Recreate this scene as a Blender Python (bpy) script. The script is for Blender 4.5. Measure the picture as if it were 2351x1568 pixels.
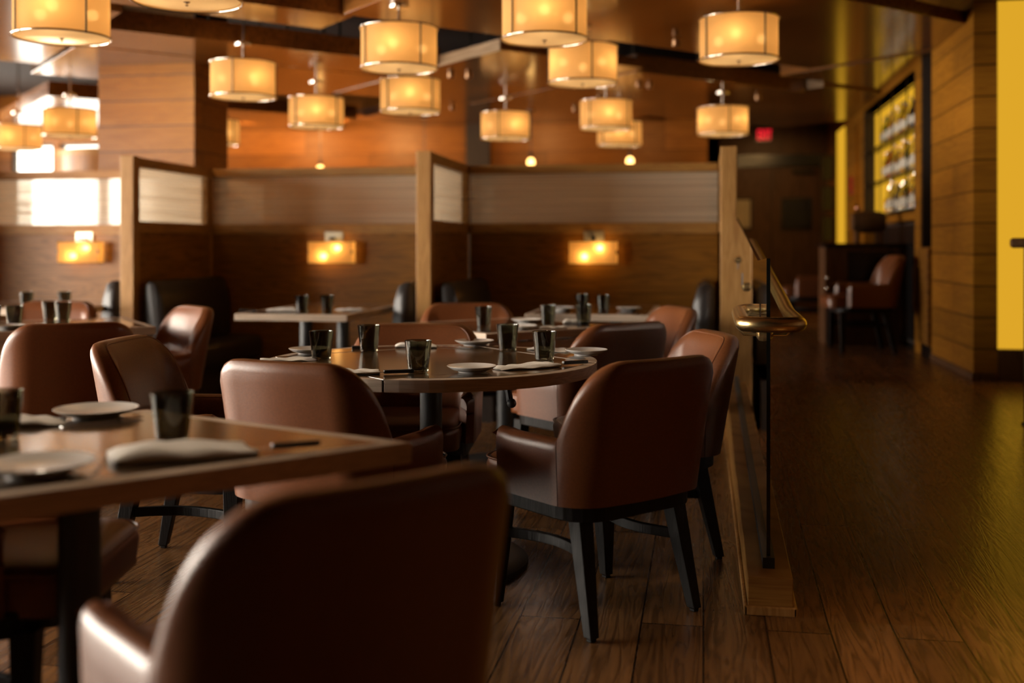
import bpy, math, random
from mathutils import Vector, Matrix
random.seed(7)
for o in list(bpy.data.objects): bpy.data.objects.remove(o)
SC = bpy.context.scene
COL = SC.collection
PI = math.pi
sin, cos, rad = math.sin, math.cos, math.radians

# ------------------------------------------------------------------ camera
cd = bpy.data.cameras.new('camera'); cam = bpy.data.objects.new('camera', cd); COL.objects.link(cam)
cd.sensor_width = 36; cd.lens = 36 * 2500 / 2351
cd.shift_y = -219 / 2351
cam.location = (0, 0, 1.17); cam.rotation_euler = (PI / 2, 0, rad(9.97))
cd.clip_start = 0.05; cd.clip_end = 200
cd.dof.use_dof = True; cd.dof.focus_distance = 3.75; cd.dof.aperture_fstop = 1.25; cd.dof.aperture_blades = 0
SC.camera = cam
# ------------------------------------------------------------------ colour, world, daylight
vs = SC.view_settings
vs.view_transform = 'Standard'; vs.look = 'None'; vs.gamma = 1; vs.use_curve_mapping = False
vs.exposure = -0.2
SC.cycles.max_bounces = 8; SC.cycles.diffuse_bounces = 1; SC.cycles.glossy_bounces = 4
SC.cycles.transmission_bounces = 8; SC.cycles.transparent_max_bounces = 12
SC.cycles.sample_clamp_indirect = 4.0; SC.cycles.sample_clamp_direct = 40.0
SC.cycles.caustics_reflective = False; SC.cycles.caustics_refractive = False
SC.cycles.use_denoising = True
DAY = 40.0
w = bpy.data.worlds.new('world'); SC.world = w; w.use_nodes = True
w.node_tree.nodes['Background'].inputs[0].default_value = (1.0, 0.9, 0.77, 1)
w.node_tree.nodes['Background'].inputs[1].default_value = DAY
# tall windows in the left side of the room: x of the wall, y range
WINDOWS = [(-6.3, 0.9, 3.9), (-6.3, 4.3, 7.1), (-10.4, 9.2, 10.8), (-10.4, 11.2, 12.8)]
for WIN_X, y0, y1 in WINDOWS:
    L = bpy.data.lights.new('daylight', 'AREA'); L.shape = 'RECTANGLE'; L.size = 2.9; L.size_y = y1 - y0
    L.cycles.is_portal = True
    o = bpy.data.objects.new('daylight', L); COL.objects.link(o)
    o.location = (WIN_X - .05, (y0 + y1) / 2, 1.72); o.rotation_euler = (0, -PI / 2, 0)

# unseen downlights, added to warm hall, walls, column and floor: (x, y, z, watts, cone, aim x, aim y, aim z)
DOWN = [(1.0, 8.2, 2.65, 4, 120, 1.6, 8.8, .8), (.7, 12.8, 2.7, 40, 120, 1.0, 14.5, .6), (.9, 15.0, 2.8, 22, 110, 1.0, 16.6, 1.2),
        (-5.6, 12.6, 2.66, 120, 130, -5.6, 14, 1.9), (-4.3, 12.6, 2.66, 120, 130, -4.3, 14, 1.9), (-2.2, 12.6, 2.66, 44, 130, -2.2, 14, 1.9), (-.8, 12.6, 2.66, 12, 130, -.8, 14, 1.9),
        (-4.75, 7.0, 2.62, 60, 90, -4.7, 8.5, 1.9), (1.5, 1.9, 2.7, 170, 64, 1.2, 2.3, 0)]
# unseen spots, added to brighten the table settings: (x, y, watts)
ADDED_TABLE_SPOTS = [(-.99, 3.9, 60), (-1.35, 2.15, 55), (-1.0, 5.65, 50), (-3.4, 5.3, 45), (-2.5, 6.9, 9), (-.7, 7.1, 7)]
DOWN += [(x, y, 2.64, wt, 44, x, y, 0) for x, y, wt in ADDED_TABLE_SPOTS]
from mathutils import Vector as _V
for x, y, z, watt, cone, ax, ay, az in DOWN:
    L = bpy.data.lights.new('added_downlight', 'SPOT'); L.energy = watt; L.color = (1, .56, .2) if cone != 44 else (1, .8, .58); L.spot_size = math.radians(cone); L.spot_blend = .7; L.shadow_soft_size = .05
    o = bpy.data.objects.new('added_downlight', L); COL.objects.link(o); o.location = (x, y, z)
    o.rotation_euler = _V((ax - x, ay - y, az - z)).to_track_quat('-Z', 'Y').to_euler()
# ------------------------------------------------------------------ materials
def nt(name):
    m = bpy.data.materials.new(name); m.use_nodes = True
    t = m.node_tree; b = t.nodes['Principled BSDF']
    return m, t, b
def N(t, kind, **kw):
    n = t.nodes.new(kind)
    for k, v in kw.items(): setattr(n, k, v)
    return n
def ramp(t, fac, stops):
    r = N(t, 'ShaderNodeValToRGB'); e = r.color_ramp.elements
    while len(e) < len(stops): e.new(.5)
    for i, (p, c) in enumerate(stops):
        e[i].position = p; e[i].color = (*c, 1)
    t.links.new(fac, r.inputs[0]); return r.outputs[0]
def plain(name, col, rough=.5, metal=0., spec=.5, noise=0., bump=0., scale=40, coat=0.):
    m, t, b = nt(name)
    b.inputs['Base Color'].default_value = (*col, 1); b.inputs['Roughness'].default_value = rough
    b.inputs['Metallic'].default_value = metal; b.inputs['Specular IOR Level'].default_value = spec
    b.inputs['Coat Weight'].default_value = coat; b.inputs['Coat Roughness'].default_value = .15
    tc = N(t, 'ShaderNodeTexCoord'); n = N(t, 'ShaderNodeTexNoise'); n.inputs['Scale'].default_value = scale
    n.inputs['Detail'].default_value = 4
    t.links.new(tc.outputs['Object'], n.inputs['Vector'])
    c0 = tuple(x * (1 - noise) for x in col); c1 = tuple(min(1, x * (1 + noise)) for x in col)
    t.links.new(ramp(t, n.outputs['Fac'], [(.3, c0), (.7, c1)]), b.inputs['Base Color'])
    if bump:
        bp = N(t, 'ShaderNodeBump'); bp.inputs['Strength'].default_value = bump; bp.inputs['Distance'].default_value = .004
        t.links.new(n.outputs['Fac'], bp.inputs['Height']); t.links.new(bp.outputs[0], b.inputs['Normal'])
    return m
def wood(name, dark, light, axis='X', scale=1., rough=.4, course=0., rough_var=.1, length=1.6, contrast=1., coat=0., groove=.004, gdark=.35, offs=0., vary=1., spec=.25, bump=.25):
    """grain runs along axis; course > 0 cuts the wood into boards of that width across it"""
    m, t, b = nt(name); lk = t.links.new
    tc = N(t, 'ShaderNodeTexCoord'); sep = N(t, 'ShaderNodeSeparateXYZ'); lk(tc.outputs['Object'], sep.inputs[0])
    comb = N(t, 'ShaderNodeCombineXYZ')
    if axis == 'X':   order = ('X', 'Z', 'Y')
    elif axis == 'Y': order = ('Y', 'X', 'Z')
    elif axis == 'W': order = (None, 'Z', 'X')          # horizontal on any wall: along = x + y
    else:             order = ('Z', 'X', 'Y')
    if order[0] is None:
        ad = N(t, 'ShaderNodeMath', operation='ADD'); lk(sep.outputs['X'], ad.inputs[0]); lk(sep.outputs['Y'], ad.inputs[1]); lk(ad.outputs[0], comb.inputs[0])
    else: lk(sep.outputs[order[0]], comb.inputs[0])
    ofs = N(t, 'ShaderNodeMath', operation='ADD'); ofs.inputs[1].default_value = offs; lk(sep.outputs[order[1]], ofs.inputs[0])
    lk(ofs.outputs[0], comb.inputs[1])
    if order[0]: lk(sep.outputs[order[2]], comb.inputs[2])
    vec = comb.outputs[0]; board = None
    if course:
        br = N(t, 'ShaderNodeTexBrick'); lk(vec, br.inputs['Vector'])
        br.inputs['Scale'].default_value = 1; br.inputs['Brick Width'].default_value = length; br.inputs['Row Height'].default_value = course
        br.inputs['Mortar Size'].default_value = groove; br.inputs['Mortar Smooth'].default_value = .1; br.offset = .37; br.offset_frequency = 2
        br.inputs['Color1'].default_value = (0, 0, 0, 1); br.inputs['Color2'].default_value = (1, 1, 1, 1); br.inputs['Mortar'].default_value = (.5, .5, .5, 1)
        board = br
    mp = N(t, 'ShaderNodeMapping'); mp.inputs['Scale'].default_value = (1.3 * scale, 14 * scale, 14 * scale); lk(vec, mp.inputs[0])
    if board:                                            # shift the grain from board to board
        vm = N(t, 'ShaderNodeVectorMath', operation='SCALE'); vm.inputs['Scale'].default_value = 9.; lk(board.outputs['Color'], vm.inputs[0])
        va = N(t, 'ShaderNodeVectorMath', operation='ADD'); lk(mp.outputs[0], va.inputs[0]); lk(vm.outputs[0], va.inputs[1]); g = va.outputs[0]
    else: g = mp.outputs[0]
    n1 = N(t, 'ShaderNodeTexNoise'); n1.inputs['Scale'].default_value = .9; n1.inputs['Detail'].default_value = 3; n1.inputs['Distortion'].default_value = .6; lk(g, n1.inputs['Vector'])
    rg = N(t, 'ShaderNodeMath', operation='MULTIPLY'); rg.inputs[1].default_value = 9.; lk(n1.outputs['Fac'], rg.inputs[0])
    fr = N(t, 'ShaderNodeMath', operation='PINGPONG'); fr.inputs[1].default_value = .5; lk(rg.outputs[0], fr.inputs[0])
    n2 = N(t, 'ShaderNodeTexNoise'); n2.inputs['Scale'].default_value = 6; n2.inputs['Detail'].default_value = 5
    mp2 = N(t, 'ShaderNodeMapping'); mp2.inputs['Scale'].default_value = (.25, 1, 1); lk(g, mp2.inputs[0]); lk(mp2.outputs[0], n2.inputs['Vector'])
    mx = N(t, 'ShaderNodeMath', operation='MULTIPLY_ADD'); mx.inputs[1].default_value = .9; lk(fr.outputs[0], mx.inputs[0]); lk(n2.outputs['Fac'], mx.inputs[2])
    mid = tuple((a + c) / 2 for a, c in zip(dark, light))
    dk = tuple(md + (d - md) * contrast for d, md in zip(dark, mid)); lt = tuple(md + (l - md) * contrast for l, md in zip(light, mid))
    colr = ramp(t, mx.outputs[0], [(.35, tuple(max(0, x) for x in dk)), (.6, mid), (.95, lt)])
    if board:
        bv = N(t, 'ShaderNodeMapRange'); bv.inputs['To Min'].default_value = 1 - .36 * vary; bv.inputs['To Max'].default_value = 1 + .3 * vary; lk(board.outputs['Color'], bv.inputs[0])
        hv = N(t, 'ShaderNodeHueSaturation'); lk(bv.outputs[0], hv.inputs['Value']); lk(colr, hv.inputs['Color'])
        gm = N(t, 'ShaderNodeMix', data_type='RGBA'); lk(board.outputs['Fac'], gm.inputs[0]); lk(hv.outputs[0], gm.inputs[6])
        gm.inputs[7].default_value = (*(x * gdark for x in dark), 1); colr = gm.outputs[2]
    lk(colr, b.inputs['Base Color'])
    rv = N(t, 'ShaderNodeMapRange'); rv.inputs['To Min'].default_value = rough + rough_var; rv.inputs['To Max'].default_value = rough - rough_var * .5
    lk(mx.outputs[0], rv.inputs[0]); lk(rv.outputs[0], b.inputs['Roughness'])
    b.inputs['Coat Weight'].default_value = coat; b.inputs['Coat Roughness'].default_value = .12
    b.inputs['Specular IOR Level'].default_value = spec
    bp = N(t, 'ShaderNodeBump'); bp.inputs['Strength'].default_value = bump; bp.inputs['Distance'].default_value = .002
    if board:
        sb = N(t, 'ShaderNodeMath', operation='MULTIPLY_ADD'); sb.inputs[1].default_value = -2.5; lk(board.outputs['Fac'], sb.inputs[0]); lk(mx.outputs[0], sb.inputs[2]); lk(sb.outputs[0], bp.inputs['Height'])
    else: lk(mx.outputs[0], bp.inputs['Height'])
    lk(bp.outputs[0], b.inputs['Normal'])
    return m
def emit(name, col, strength):
    m = bpy.data.materials.new(name); m.use_nodes = True; t = m.node_tree; t.nodes.remove(t.nodes['Principled BSDF'])
    e = N(t, 'ShaderNodeEmission'); e.inputs[0].default_value = (*col, 1); e.inputs[1].default_value = strength
    t.links.new(e.outputs[0], t.nodes['Material Output'].inputs[0]); return m
def shade_mat(name, col, clear, glow, glowcol):
    """lamp shade cloth: lets light through diffusely, a little straight through, and glows evenly"""
    m = bpy.data.materials.new(name); m.use_nodes = True; t = m.node_tree; t.nodes.remove(t.nodes['Principled BSDF'])
    tl = N(t, 'ShaderNodeBsdfTranslucent'); tl.inputs[0].default_value = (*col, 1)
    df = N(t, 'ShaderNodeBsdfDiffuse'); df.inputs[0].default_value = (*col, 1)
    tr = N(t, 'ShaderNodeBsdfTransparent'); tr.inputs[0].default_value = (1, .86, .6, 1)
    em = N(t, 'ShaderNodeEmission'); em.inputs[0].default_value = (*glowcol, 1); em.inputs[1].default_value = glow
    tc = N(t, 'ShaderNodeTexCoord'); nz = N(t, 'ShaderNodeTexNoise'); nz.inputs['Scale'].default_value = 60
    mp = N(t, 'ShaderNodeMapping'); mp.inputs['Scale'].default_value = (1, 1, .05); t.links.new(tc.outputs['Object'], mp.inputs[0]); t.links.new(mp.outputs[0], nz.inputs['Vector'])
    a = N(t, 'ShaderNodeMixShader'); a.inputs[0].default_value = .35; t.links.new(tl.outputs[0], a.inputs[1]); t.links.new(df.outputs[0], a.inputs[2])
    mr = N(t, 'ShaderNodeMapRange'); mr.inputs['To Min'].default_value = clear * .6; mr.inputs['To Max'].default_value = clear * 1.4; t.links.new(nz.outputs['Fac'], mr.inputs[0])
    c = N(t, 'ShaderNodeMixShader'); t.links.new(mr.outputs[0], c.inputs[0]); t.links.new(a.outputs[0], c.inputs[1]); t.links.new(tr.outputs[0], c.inputs[2])
    d = N(t, 'ShaderNodeAddShader'); t.links.new(c.outputs[0], d.inputs[0]); t.links.new(em.outputs[0], d.inputs[1])
    t.links.new(d.outputs[0], t.nodes['Material Output'].inputs[0]); return m
def reeded_mat(name):
    """milky interlayer glass with fine horizontal lines"""
    m = bpy.data.materials.new(name); m.use_nodes = True; t = m.node_tree; t.nodes.remove(t.nodes['Principled BSDF']); lk = t.links.new
    tc = N(t, 'ShaderNodeTexCoord'); mp = N(t, 'ShaderNodeMapping'); mp.inputs['Scale'].default_value = (.35, .35, 70); lk(tc.outputs['Object'], mp.inputs[0])
    nz = N(t, 'ShaderNodeTexNoise'); nz.inputs['Scale'].default_value = 1; nz.inputs['Detail'].default_value = 2; lk(mp.outputs[0], nz.inputs['Vector'])
    mr = N(t, 'ShaderNodeMapRange'); mr.inputs['From Min'].default_value = .3; mr.inputs['From Max'].default_value = .7; mr.inputs['To Min'].default_value = .34; mr.inputs['To Max'].default_value = .9; lk(nz.outputs['Fac'], mr.inputs[0])
    df = N(t, 'ShaderNodeBsdfDiffuse'); df.inputs[0].default_value = (.8, .66, .5, 1)
    tl = N(t, 'ShaderNodeBsdfTranslucent'); tl.inputs[0].default_value = (.8, .66, .5, 1)
    a = N(t, 'ShaderNodeMixShader'); a.inputs[0].default_value = .5; lk(df.outputs[0], a.inputs[1]); lk(tl.outputs[0], a.inputs[2])
    tr = N(t, 'ShaderNodeBsdfTransparent'); tr.inputs[0].default_value = (.93, .93, .88, 1)
    c = N(t, 'ShaderNodeMixShader'); lk(mr.outputs[0], c.inputs[0]); lk(tr.outputs[0], c.inputs[1]); lk(a.outputs[0], c.inputs[2])
    gl = N(t, 'ShaderNodeBsdfGlossy'); gl.inputs[0].default_value = (1, 1, 1, 1); gl.inputs[1].default_value = .06
    d = N(t, 'ShaderNodeMixShader'); d.inputs[0].default_value = .05; lk(c.outputs[0], d.inputs[1]); lk(gl.outputs[0], d.inputs[2])
    lk(d.outputs[0], t.nodes['Material Output'].inputs[0]); return m
def glass_mat(name, col, rough=0., ior=1.45):
    m, t, b = nt(name)
    b.inputs['Base Color'].default_value = (*col, 1); b.inputs['Roughness'].default_value = rough; b.inputs['IOR'].default_value = ior
    b.inputs['Transmission Weight'].default_value = 1
    return m
def pane_mat(name, tint, reflect):
    """flat pane: see-through with a mirror-like sheen"""
    m = bpy.data.materials.new(name); m.use_nodes = True; t = m.node_tree; t.nodes.remove(t.nodes['Principled BSDF']); lk = t.links.new
    tr = N(t, 'ShaderNodeBsdfTransparent'); tr.inputs[0].default_value = (*tint, 1)
    gl = N(t, 'ShaderNodeBsdfGlossy'); gl.inputs[0].default_value = (1, 1, 1, 1); gl.inputs[1].default_value = .01
    fr = N(t, 'ShaderNodeFresnel'); fr.inputs[0].default_value = reflect
    c = N(t, 'ShaderNodeMixShader'); lk(fr.outputs[0], c.inputs[0]); lk(tr.outputs[0], c.inputs[1]); lk(gl.outputs[0], c.inputs[2])
    lk(c.outputs[0], t.nodes['Material Output'].inputs[0]); return m

M = {}
M['floor'] = wood('oak floor boards', (.05, .021, .007), (.25, .12, .042), 'Y', 1.0, .27, .19, .07, 1.7, .85, groove=.003, gdark=.2, vary=.85, spec=.45)
M['wall'] = wood('oak wall boards', (.19, .068, .006), (.38, .155, .013), 'W', .8, .38, .2137, .08, 1.7, .55, groove=.005, gdark=.25, offs=-.045, vary=.45)
M['wall_plain'] = wood('oak veneer wall', (.2, .062, .008), (.4, .145, .02), 'W', .6, .4, .6, .06, 2.4, .6, groove=.003)
M['partition'] = wood('oak partition veneer', (.125, .046, .004), (.25, .102, .011), 'W', .8, .42)
M['post'] = wood('oak post', (.25, .115, .03), (.4, .21, .068), 'Z', 1., .45)
M['rail'] = wood('oak rail', (.22, .095, .022), (.36, .18, .045), 'W', 1., .45)
M['ceiling'] = wood('walnut ceiling board', (.13, .046, .009), (.26, .1, .022), 'Y', .5, .2, 0, .03, coat=.5, spec=.5, bump=.02)
M['daylit_edge'] = wood('painted daylit ceiling edge', (.3, .2, .12), (.5, .36, .24), 'W', .5, .35)  # paler wood: daylight on some panel edges put into the colour
M['dark_ceiling'] = plain('dark upper ceiling', (.02, .013, .01), .8, noise=.3)
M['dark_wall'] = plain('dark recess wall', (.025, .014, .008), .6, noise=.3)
M['leather'] = plain('brown leather', (.18, .056, .017), .37, noise=.12, bump=.12, scale=160)
M['black_leather'] = plain('black leather', (.012, .009, .008), .42, noise=.2, bump=.1, scale=160)
M['black_wood'] = wood('ebonised wood', (.005, .004, .004), (.012, .010, .009), 'Z', 2., .5, spec=.2)
M['table_top'] = wood('espresso table top', (.035, .02, .01), (.07, .042, .022), 'Y', 1.2, .22, rough_var=.03, coat=1., spec=.5, bump=.02)
M['table_edge'] = wood('greige oak table edge', (.42, .32, .235), (.6, .47, .36), 'W', 1.5, .42)
M['black_metal'] = plain('black powder coated metal', (.018, .019, .02), .48, spec=.6, noise=.2, bump=.2, scale=400)
M['dark_metal'] = plain('dark bronze metal', (.05, .04, .03), .35, .9, noise=.2)
M['spot_metal'] = plain('copper spot fitting', (.22, .12, .06), .3, .8)
M['nickel'] = plain('polished nickel', (.75, .68, .6), .16, 1, noise=.05)
M['steel'] = plain('cutlery steel', (.75, .74, .72), .18, 1, noise=.05)
M['brass'] = plain('brushed brass', (.58, .42, .19), .27, 1, noise=.08, scale=90)
M['china'] = plain('white china', (.78, .75, .71), .12, noise=.02, coat=.5)
M['linen'] = plain('white linen', (.72, .67, .6), .85, noise=.06, bump=.35, scale=220)
M['knife_grip'] = plain('black knife grip', (.012, .012, .013), .3, noise=.2)
M['smoke_glass'] = glass_mat('smoked grey glass', (.26, .25, .18))
M['rail_glass'] = pane_mat('railing glass', (.86, .9, .84), 1.9)
M['rail_glass_edge'] = plain('dark glass edge', (.008, .01, .009), .12, noise=.2)
M['reeded'] = reeded_mat('milky lined glass')
M['dimmer'] = pane_mat('added dimming pane', (.4, .4, .4), 1.05)  # grey see-through pane, added only to weaken the window light
M['window_glass'] = pane_mat('window glass', (1, 1, 1), 1.05)
M['shade'] = shade_mat('pendant shade cloth', (.78, .5, .23), .018, .13, (1, .45, .1))
M['diffuser'] = shade_mat('pendant diffuser', (.8, .68, .5), .03, .05, (1, .6, .2))
M['sconce_shade'] = shade_mat('sconce shade', (.85, .55, .22), .16, .16, (1, .42, .07))
M['bulb'] = emit('warm bulb', (1, .66, .3), 25)
M['sconce_bulb'] = emit('sconce bulb', (1, .6, .22), 40)
M['edison'] = emit('filament bulb', (1, .55, .16), 7)
M['amber'] = emit('amber backlit panel', (1, .52, .03), .84)
M['exit_red'] = emit('exit red', (1, .01, .03), 1.2)
M['plate_metal'] = plain('brushed plate', (.6, .55, .42), .35, .8, noise=.1)
M['white_card'] = plain('pale poster', (.55, .46, .33), .6, noise=.15, scale=3)
M['dark_screen'] = plain('dark screen', (.008, .007, .007), .25, noise=.2)
M['door'] = wood('dark door veneer', (.06, .026, .01), (.12, .055, .022), 'Z', .7, .45)
M['walnut'] = wood('striped walnut', (.05, .02, .008), (.28, .12, .035), 'Z', .7, .35, contrast=1.3)
M['red'] = plain('red enamel', (.35, .01, .01), .4, noise=.1)
M['barrel'] = wood('barrel oak', (.06, .03, .012), (.14, .07, .03), 'W', 2, .45)
M['copper'] = plain('copper', (.6, .3, .18), .25, 1, noise=.1)
BOT = [glass_mat('green bottle glass', (.1, .2, .06), .05), glass_mat('amber bottle glass', (.5, .2, .04), .05), glass_mat('clear bottle glass', (.9, .9, .88), .03), plain('dark bottle', (.03, .02, .015), .12, noise=.2)]
M['paper'] = plain('bottle label paper', (.6, .54, .44), .7, noise=.1)

# ------------------------------------------------------------------ mesh builder
class MB:
    def __init__(s): s.v = []; s.f = []
    def add(s, vs, fs):
        k = len(s.v); s.v += [tuple(x) for x in vs]; s.f += [tuple(i + k for i in f) for f in fs]; return s
    def box(s, c, d, rz=0., rx=0., ry=0.):
        x, y, z = (a / 2 for a in d)
        R = Matrix.Rotation(rz, 3, 'Z') @ Matrix.Rotation(ry, 3, 'Y') @ Matrix.Rotation(rx, 3, 'X')
        P = [R @ Vector(p) + Vector(c) for p in ((-x, -y, -z), (x, -y, -z), (x, y, -z), (-x, y, -z), (-x, -y, z), (x, -y, z), (x, y, z), (-x, y, z))]
        return s.add(P, [(0, 3, 2, 1), (4, 5, 6, 7), (0, 1, 5, 4), (1, 2, 6, 5), (2, 3, 7, 6), (3, 0, 4, 7)])
    def bb(s, x0, x1, y0, y1, z0, z1): return s.box(((x0 + x1) / 2, (y0 + y1) / 2, (z0 + z1) / 2), (x1 - x0, y1 - y0, z1 - z0))
    def prism(s, poly, z0, z1):
        n = len(poly); P = [(x, y, z0) for x, y in poly] + [(x, y, z1) for x, y in poly]
        F = [tuple(range(n))[::-1], tuple(range(n, 2 * n))] + [(i, (i + 1) % n, n + (i + 1) % n, n + i) for i in range(n)]
        return s.add(P, F)
    def rings(s, R, cap0=True, cap1=True, closed=True):
        n = len(R[0]); P = [p for r in R for p in r]; F = []
        for i in range(len(R) - 1):
            for j in range(n if closed else n - 1):
                F.append((i * n + j, i * n + (j + 1) % n, (i + 1) * n + (j + 1) % n, (i + 1) * n + j))
        if cap0: F.append(tuple(range(n))[::-1])
        if cap1: F.append(tuple((len(R) - 1) * n + j for j in range(n)))
        return s.add(P, F)
    def lathe(s, prof, n=32, c=(0, 0, 0), cap0=True, cap1=True):
        return s.rings([[(c[0] + r * cos(2 * PI * j / n), c[1] + r * sin(2 * PI * j / n), c[2] + z) for j in range(n)] for r, z in prof], cap0, cap1)
    def tube(s, path, r, n=12, cap=True):
        path = [Vector(p) for p in path]; R = []; up = None
        for i, p in enumerate(path):
            d = (path[min(i + 1, len(path) - 1)] - path[max(i - 1, 0)]).normalized()
            if up is None: up = Vector((0, 0, 1)) if abs(d.z) < .9 else Vector((1, 0, 0))
            a = d.cross(up).normalized(); b = a.cross(d).normalized(); up = b
            rr = r[i] if isinstance(r, (list, tuple)) else r
            R.append([p + a * rr * cos(2 * PI * j / n) + b * rr * sin(2 * PI * j / n) for j in range(n)])
        return s.rings(R, cap, cap)
    def torus(s, R0, r, c=(0, 0, 0), n=40, k=8):
        P = []; F = []
        for i in range(n):
            for j in range(k):
                q = R0 + r * cos(2 * PI * j / k); P.append((c[0] + q * cos(2 * PI * i / n), c[1] + q * sin(2 * PI * i / n), c[2] + r * sin(2 * PI * j / k)))
                F.append((i * k + j, ((i + 1) % n) * k + j, ((i + 1) % n) * k + (j + 1) % k, i * k + (j + 1) % k))
        return s.add(P, F)
    def sphere(s, c, r, n=16, k=10, sz=1.):
        return s.lathe([(max(1e-4, r * sin(PI * i / k)), -r * sz * cos(PI * i / k)) for i in range(k + 1)], n, c)
    def xf(s, mat):
        s.v = [tuple(mat @ Vector(p)) for p in s.v]; return s
    def build(s, name, mat, parent=None, smooth=False, bevel=0., seg=2, loc=None):
        me = bpy.data.meshes.new(name); me.from_pydata(s.v, [], s.f); me.update()
        o = bpy.data.objects.new(name, me); COL.objects.link(o); me.materials.append(M[mat] if isinstance(mat, str) else mat)
        import bmesh
        b = bmesh.new(); b.from_mesh(me); bmesh.ops.recalc_face_normals(b, faces=b.faces); b.to_mesh(me); b.free()
        if smooth:
            me.polygons.foreach_set('use_smooth', [True] * len(me.polygons))
            if smooth != 'all': me.set_sharp_from_angle(angle=rad(38))
        if bevel:
            md = o.modifiers.new('bevel', 'BEVEL'); md.width = bevel; md.segments = seg; md.limit_method = 'ANGLE'; md.angle_limit = rad(40)
        if parent: o.parent = parent
        if loc: o.location = loc
        return o
def thing(name, label, cat, loc=(0, 0, 0), rz=0., group=None):
    o = bpy.data.objects.new(name, None); COL.objects.link(o); o.location = loc; o.rotation_euler = (0, 0, rz)
    o.empty_display_size = .1
    return tag(o, label, cat, group)
def tag(o, label, cat, group=None, kind=None):
    o['label'] = label; o['category'] = cat
    if group: o['group'] = group
    if kind: o['kind'] = kind
    return o
def struct(o): o['kind'] = 'structure'; return o
def dup(root, loc, rz, label, group=None):
    def cp(o, parent):
        c = o.copy(); COL.objects.link(c)
        if parent: c.parent = parent
        for ch in o.children: cp(ch, c)
        return c
    r = cp(root, None); r.location = loc; r.rotation_euler = (0, 0, rz); r['label'] = label
    if group: r['group'] = group
    return r
def rrect(hx, hy, r, n=6, cy=0.):
    P = []
    for sx, sy, a0 in ((1, 1, 0), (-1, 1, 90), (-1, -1, 180), (1, -1, 270)):
        for i in range(n + 1):
            a = rad(a0 + 90 * i / n); P.append((sx * (hx - r) + r * cos(a), cy + sy * (hy - r) + r * sin(a)))
    return P
def sm(x): x = max(0., min(1., x)); return x * x * (3 - 2 * x)

# ------------------------------------------------------------------ the room
RAMP0, SLOPE, TOPY = 3.52, .065, 7.53
UP = SLOPE * (TOPY - RAMP0)
b = MB()
b.add([(-11, -4, 0), (.21, -4, 0), (.21, 17, 0), (-11, 17, 0)], [(0, 1, 2, 3)])
b.add([(.21, -4, 0), (4, -4, 0), (4, RAMP0, 0), (.21, RAMP0, 0)], [(0, 1, 2, 3)])
b.add([(.21, RAMP0, 0), (4, RAMP0, 0), (4, TOPY, UP), (.21, TOPY, UP)], [(0, 1, 2, 3)])
b.add([(.21, TOPY, UP), (4, TOPY, UP), (4, 17, UP), (.21, 17, UP)], [(0, 1, 2, 3)])
b.add([(.21, RAMP0, 0), (.21, TOPY, UP), (.21, 17, UP), (.21, 17, 0)], [(0, 1, 2, 3)])
struct(b.build('floor', 'floor'))
struct(MB().bb(-11, 4, -4, 17.2, 3.3, 3.4).build('ceiling', 'dark_ceiling'))
# left wall with tall windows; it steps outward behind the booths
def window_wall(X, ya, yb, wins, k0):
    b = MB(); x0, x1 = X - .15, X
    edges = [ya] + [e for y in wins for e in y] + [yb]
    for i in range(0, len(edges), 2): b.bb(x0, x1, edges[i], edges[i + 1], 0, 3.3)
    for y0, y1 in wins: b.bb(x0, x1, y0, y1, 0, .25); b.bb(x0, x1, y0, y1, 3.2, 3.3)
    for i, (y0, y1) in enumerate(wins):
        f = MB()
        for yy in (y0 + .03, (y0 + y1) / 2, y1 - .03): f.bb(x0 + .02, x1 - .02, yy - .03, yy + .03, .25, 3.2)
        for zz in (.28, 2.4, 3.17): f.bb(x0 + .02, x1 - .02, y0, y1, zz - .03, zz + .03)
        struct(f.build('window_%d' % (k0 + i), 'dark_metal'))
    return b
b = window_wall(-6.3, -4, 8.4, [w_[1:] for w_ in WINDOWS if w_[0] > -7], 1); b.bb(-10.5, -6.3, 8.3, 8.4, 0, 3.3)
c_ = window_wall(-10.4, 8.3, 14.2, [w_[1:] for w_ in WINDOWS if w_[0] < -7], 3); b.add(c_.v, c_.f)
struct(b.build('wall_left', 'wall_plain'))
# back wall of the dining room, with two bright windows at its far end
b = MB(); YB = 14.0
wins = [(-9.68, -9.02), (-8.93, -8.05)]
b.bb(-11, wins[0][0], YB, YB + .15, 0, 3.3); b.bb(wins[0][1], wins[1][0], YB, YB + .15, 0, 3.3); b.bb(wins[1][1], .2, YB, YB + .15, 0, 3.3)
for a, c in wins: b.bb(a, c, YB, YB + .15, 2.62, 3.3); b.bb(a, c, YB, YB + .15, 0, .3)
struct(b.build('wall_back', 'wall_plain'))
for i, (a, c) in enumerate(wins):
    f = MB()
    for xx in (a + .02, c - .02): f.bb(xx - .02, xx + .02, YB + .03, YB + .1, .3, 2.62)
    for zz in (.32, 2.6): f.bb(a, c, YB + .03, YB + .1, zz - .02, zz + .02)
    fo_ = struct(f.build('window_%d' % (i + 6), 'dark_metal'))
    MB().bb(a + .04, c - .04, YB + .06, YB + .066, .34, 2.58).build('dimming_pane', 'dimmer', fo_)  # added pane that cuts the brightness of these two windows
    L = bpy.data.lights.new('daylight', 'AREA'); L.shape = 'RECTANGLE'; L.size = c - a; L.size_y = 2.3; L.cycles.is_portal = True
    o = bpy.data.objects.new('daylight', L); COL.objects.link(o); o.location = ((a + c) / 2, YB + .2, 1.45); o.rotation_euler = (-PI / 2, 0, 0)
struct(MB().bb(-3.05, -2.74, YB - .12, YB, 0, 3.3).build('trim_1', 'dark_wall'))
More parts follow.
